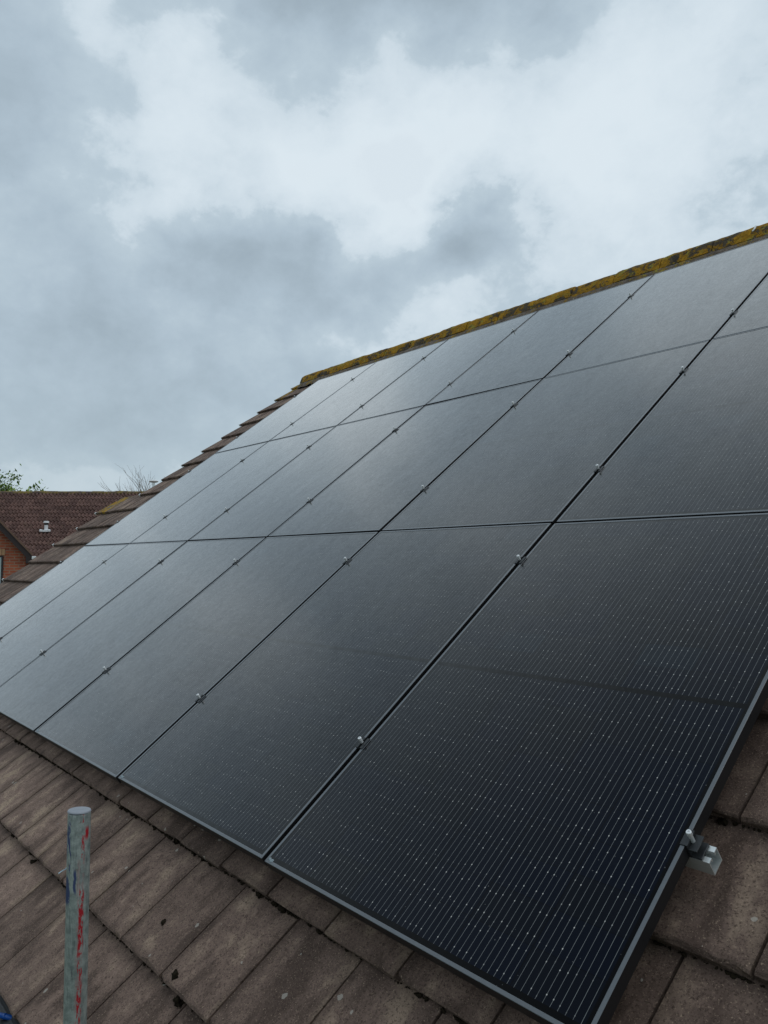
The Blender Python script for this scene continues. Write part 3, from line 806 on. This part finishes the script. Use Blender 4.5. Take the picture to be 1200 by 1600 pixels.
def slab(name, poly, b0, b1, mtl):
    bm = bmesh.new(); n = len(poly)
    A = [bm.verts.new((q[0], b0, q[1])) for q in poly]; B = [bm.verts.new((q[0], b1, q[1])) for q in poly]
    bm.faces.new(A); bm.faces.new(B[::-1])
    for i in range(n): bm.faces.new((A[i], A[(i + 1) % n], B[(i + 1) % n], B[i]))
    return make(name, bm, mtl, gh, GB)
for s in (1, -1):
    def sq(x, z): return (cu + s * x, z)
    slab('roof_slope', [sq(hw, wz_), sq(0, apz), sq(0, apz - .07), sq(hw, wz_ - .07)], WB, WE, VERGE)
    slab('bargeboard', [sq(hw + .02, wz_ - .072), sq(0, apz - .072), sq(0, apz - .26), sq(hw - .16, wz_ + .16 * slope - .27), sq(hw - .16, wz_ - .26), sq(hw + .02, wz_ - .24)], WB + .03, WB + .07, BOARD)
    slab('soffit_box', [sq(hw + .02, wz_ - .073), sq(hw - .16, wz_ - .073), sq(hw - .16, wz_ - .24), sq(hw + .02, wz_ - .23)], WB + .072, WE - .1, BOARD)
bm = bmesh.new(); box(bm, (wu - .02, WB - .03, wz_ - .15), (wu + .09, WB + .025, wz_ - .07), .01)
make('gutter_end', bm, WHITE, gh, GB)
w1, wt = atg(5.5, 868, WB + .3); _, wb_ = atg(5.5, 930, WB + .3)
win = make('window', box(bmesh.new(), (w1 - 1.20, WB + .262, wb_), (w1, WB + .298, wt), .004), BOARD, gh, GB)
for x0, x1 in ((1.14, .63), (.57, .05)):
    make('pane', box(bmesh.new(), (w1 - x0, WB + .252, wb_ + .07), (w1 - x1, WB + .261, wt - .05)), PANE, win)
for k in range(17):
    uu = w1 + .03 - k * .078
    make('lintel_brick', box(bmesh.new(), (uu - .067, WB + .278, wt + .004), (uu, WB + .2995, wt + .175), .003), SOLDIER, gh, GB)

# ------------------------------------------------------------------ trees beyond
def limb(bm, p0, p1, r0, r1, seg=5): cyl(bm, p0, p1, r0, r1, seg=seg, caps=False)
def grow(bm, p, d, ln, r, depth, tips, spread, rg, seg=5, up=.15):
    n = 3; q = p.copy(); dd = d.copy()
    for i in range(n):
        dd = (dd + Vector((rg.gauss(0, .10), rg.gauss(0, .10), rg.gauss(0, .05) + up * .3))).normalized()
        q2 = q + dd * ln / n
        limb(bm, q, q2, r * (1 - .22 * i / n * 1.3), r * (1 - .22 * (i + 1) / n * 1.3), seg)
        if depth > 0 and i > 0:
            for _ in range(rg.choice([1, 1, 2])):
                sd = (dd + Vector((rg.gauss(0, spread), rg.gauss(0, spread), rg.gauss(0, spread * .6) + up))).normalized()
                grow(bm, q2, sd, ln * rg.uniform(.6, .8), r * .55, depth - 1, tips, spread, rg, max(3, seg - 1), up)
        q = q2
    if depth <= 1: tips.append(q)
def tree(name, label, u, v, depthb, seed, leafy, crown_w):
    rg = random.Random(seed)
    tu, tz = at(u, v, depthb)
    base = NB @ Vector((tu, depthb, 0)); base.z = GZ
    H = tz - GZ
    root = empty(name, T(base)); tag(root, label, 'tree', 'trees beyond the neighbouring house')
    bm = bmesh.new(); p = Vector((0, 0, 0)); hh = H * (.45 if leafy else .5)
    for i in range(5): limb(bm, Vector((.05 * math.sin(i), .04 * i, hh * i / 5)), Vector((.05 * math.sin(i + 1), .04 * (i + 1), hh * (i + 1) / 5)), .20 - .02 * i, .18 - .02 * i, 9)
    tr = make('trunk', bm, BARK, root)
    bm = bmesh.new(); tips = []; topp = Vector((.05 * math.sin(5), .2, hh))
    for k in range(7 if leafy else 6):
        a = k * 2.4 + rg.random(); tilt = rg.uniform(.25, .9) if k else .05
        dvec = Vector((math.cos(a) * tilt * crown_w, math.sin(a) * tilt * crown_w, 1)).normalized()
        grow(bm, topp - Vector((0, 0, rg.uniform(0, hh * .25))), dvec, (H - hh) * (.52 if leafy else .46), .075, 3 if leafy else 4, tips, .42 if leafy else .34, rg, 5, .12)
    # trim so that the top stands at the height the photograph shows
    zmax = max(v_.co.z for v_ in bm.verts); sc = (H - hh * .6) / (zmax - hh * .6)
    for v_ in bm.verts:
        if v_.co.z > hh * .6: v_.co.z = hh * .6 + (v_.co.z - hh * .6) * sc
    tips = [Vector((q.x, q.y, hh * .6 + (q.z - hh * .6) * sc if q.z > hh * .6 else q.z)) for q in tips]
    make('branches' if leafy else 'crown', bm, BARK if leafy else TWIG, root)
    if leafy:
        bm = bmesh.new()
        for q in tips:
            for _ in range(30):
                c = q + Vector((rg.gauss(0, .24), rg.gauss(0, .24), rg.gauss(-.05, .2)))
                s = rg.uniform(.08, .15); R3 = Matrix.Rotation(rg.uniform(0, 6), 3, 'Z') @ Matrix.Rotation(rg.uniform(-1, 1), 3, 'X')
                vs = [bm.verts.new(c + R3 @ Vector(k_) * s) for k_ in ((-.55, 0, 0), (0, -1, .12), (.55, 0, 0), (0, 1.1, .1))]
                bm.faces.new(vs)
        make('crown', bm, LEAF, root)
    return root
tree('tree', 'fresh green leafy tree showing over the neighbouring roof ridge', -12, 737, 44, 5, True, .62)
tree('bare_tree', 'leafless pale twiggy tree rising behind the neighbouring roof ridge', 230, 722, 46, 12, False, .5)
print('tiles', nt, 'objects', len(bpy.data.objects))
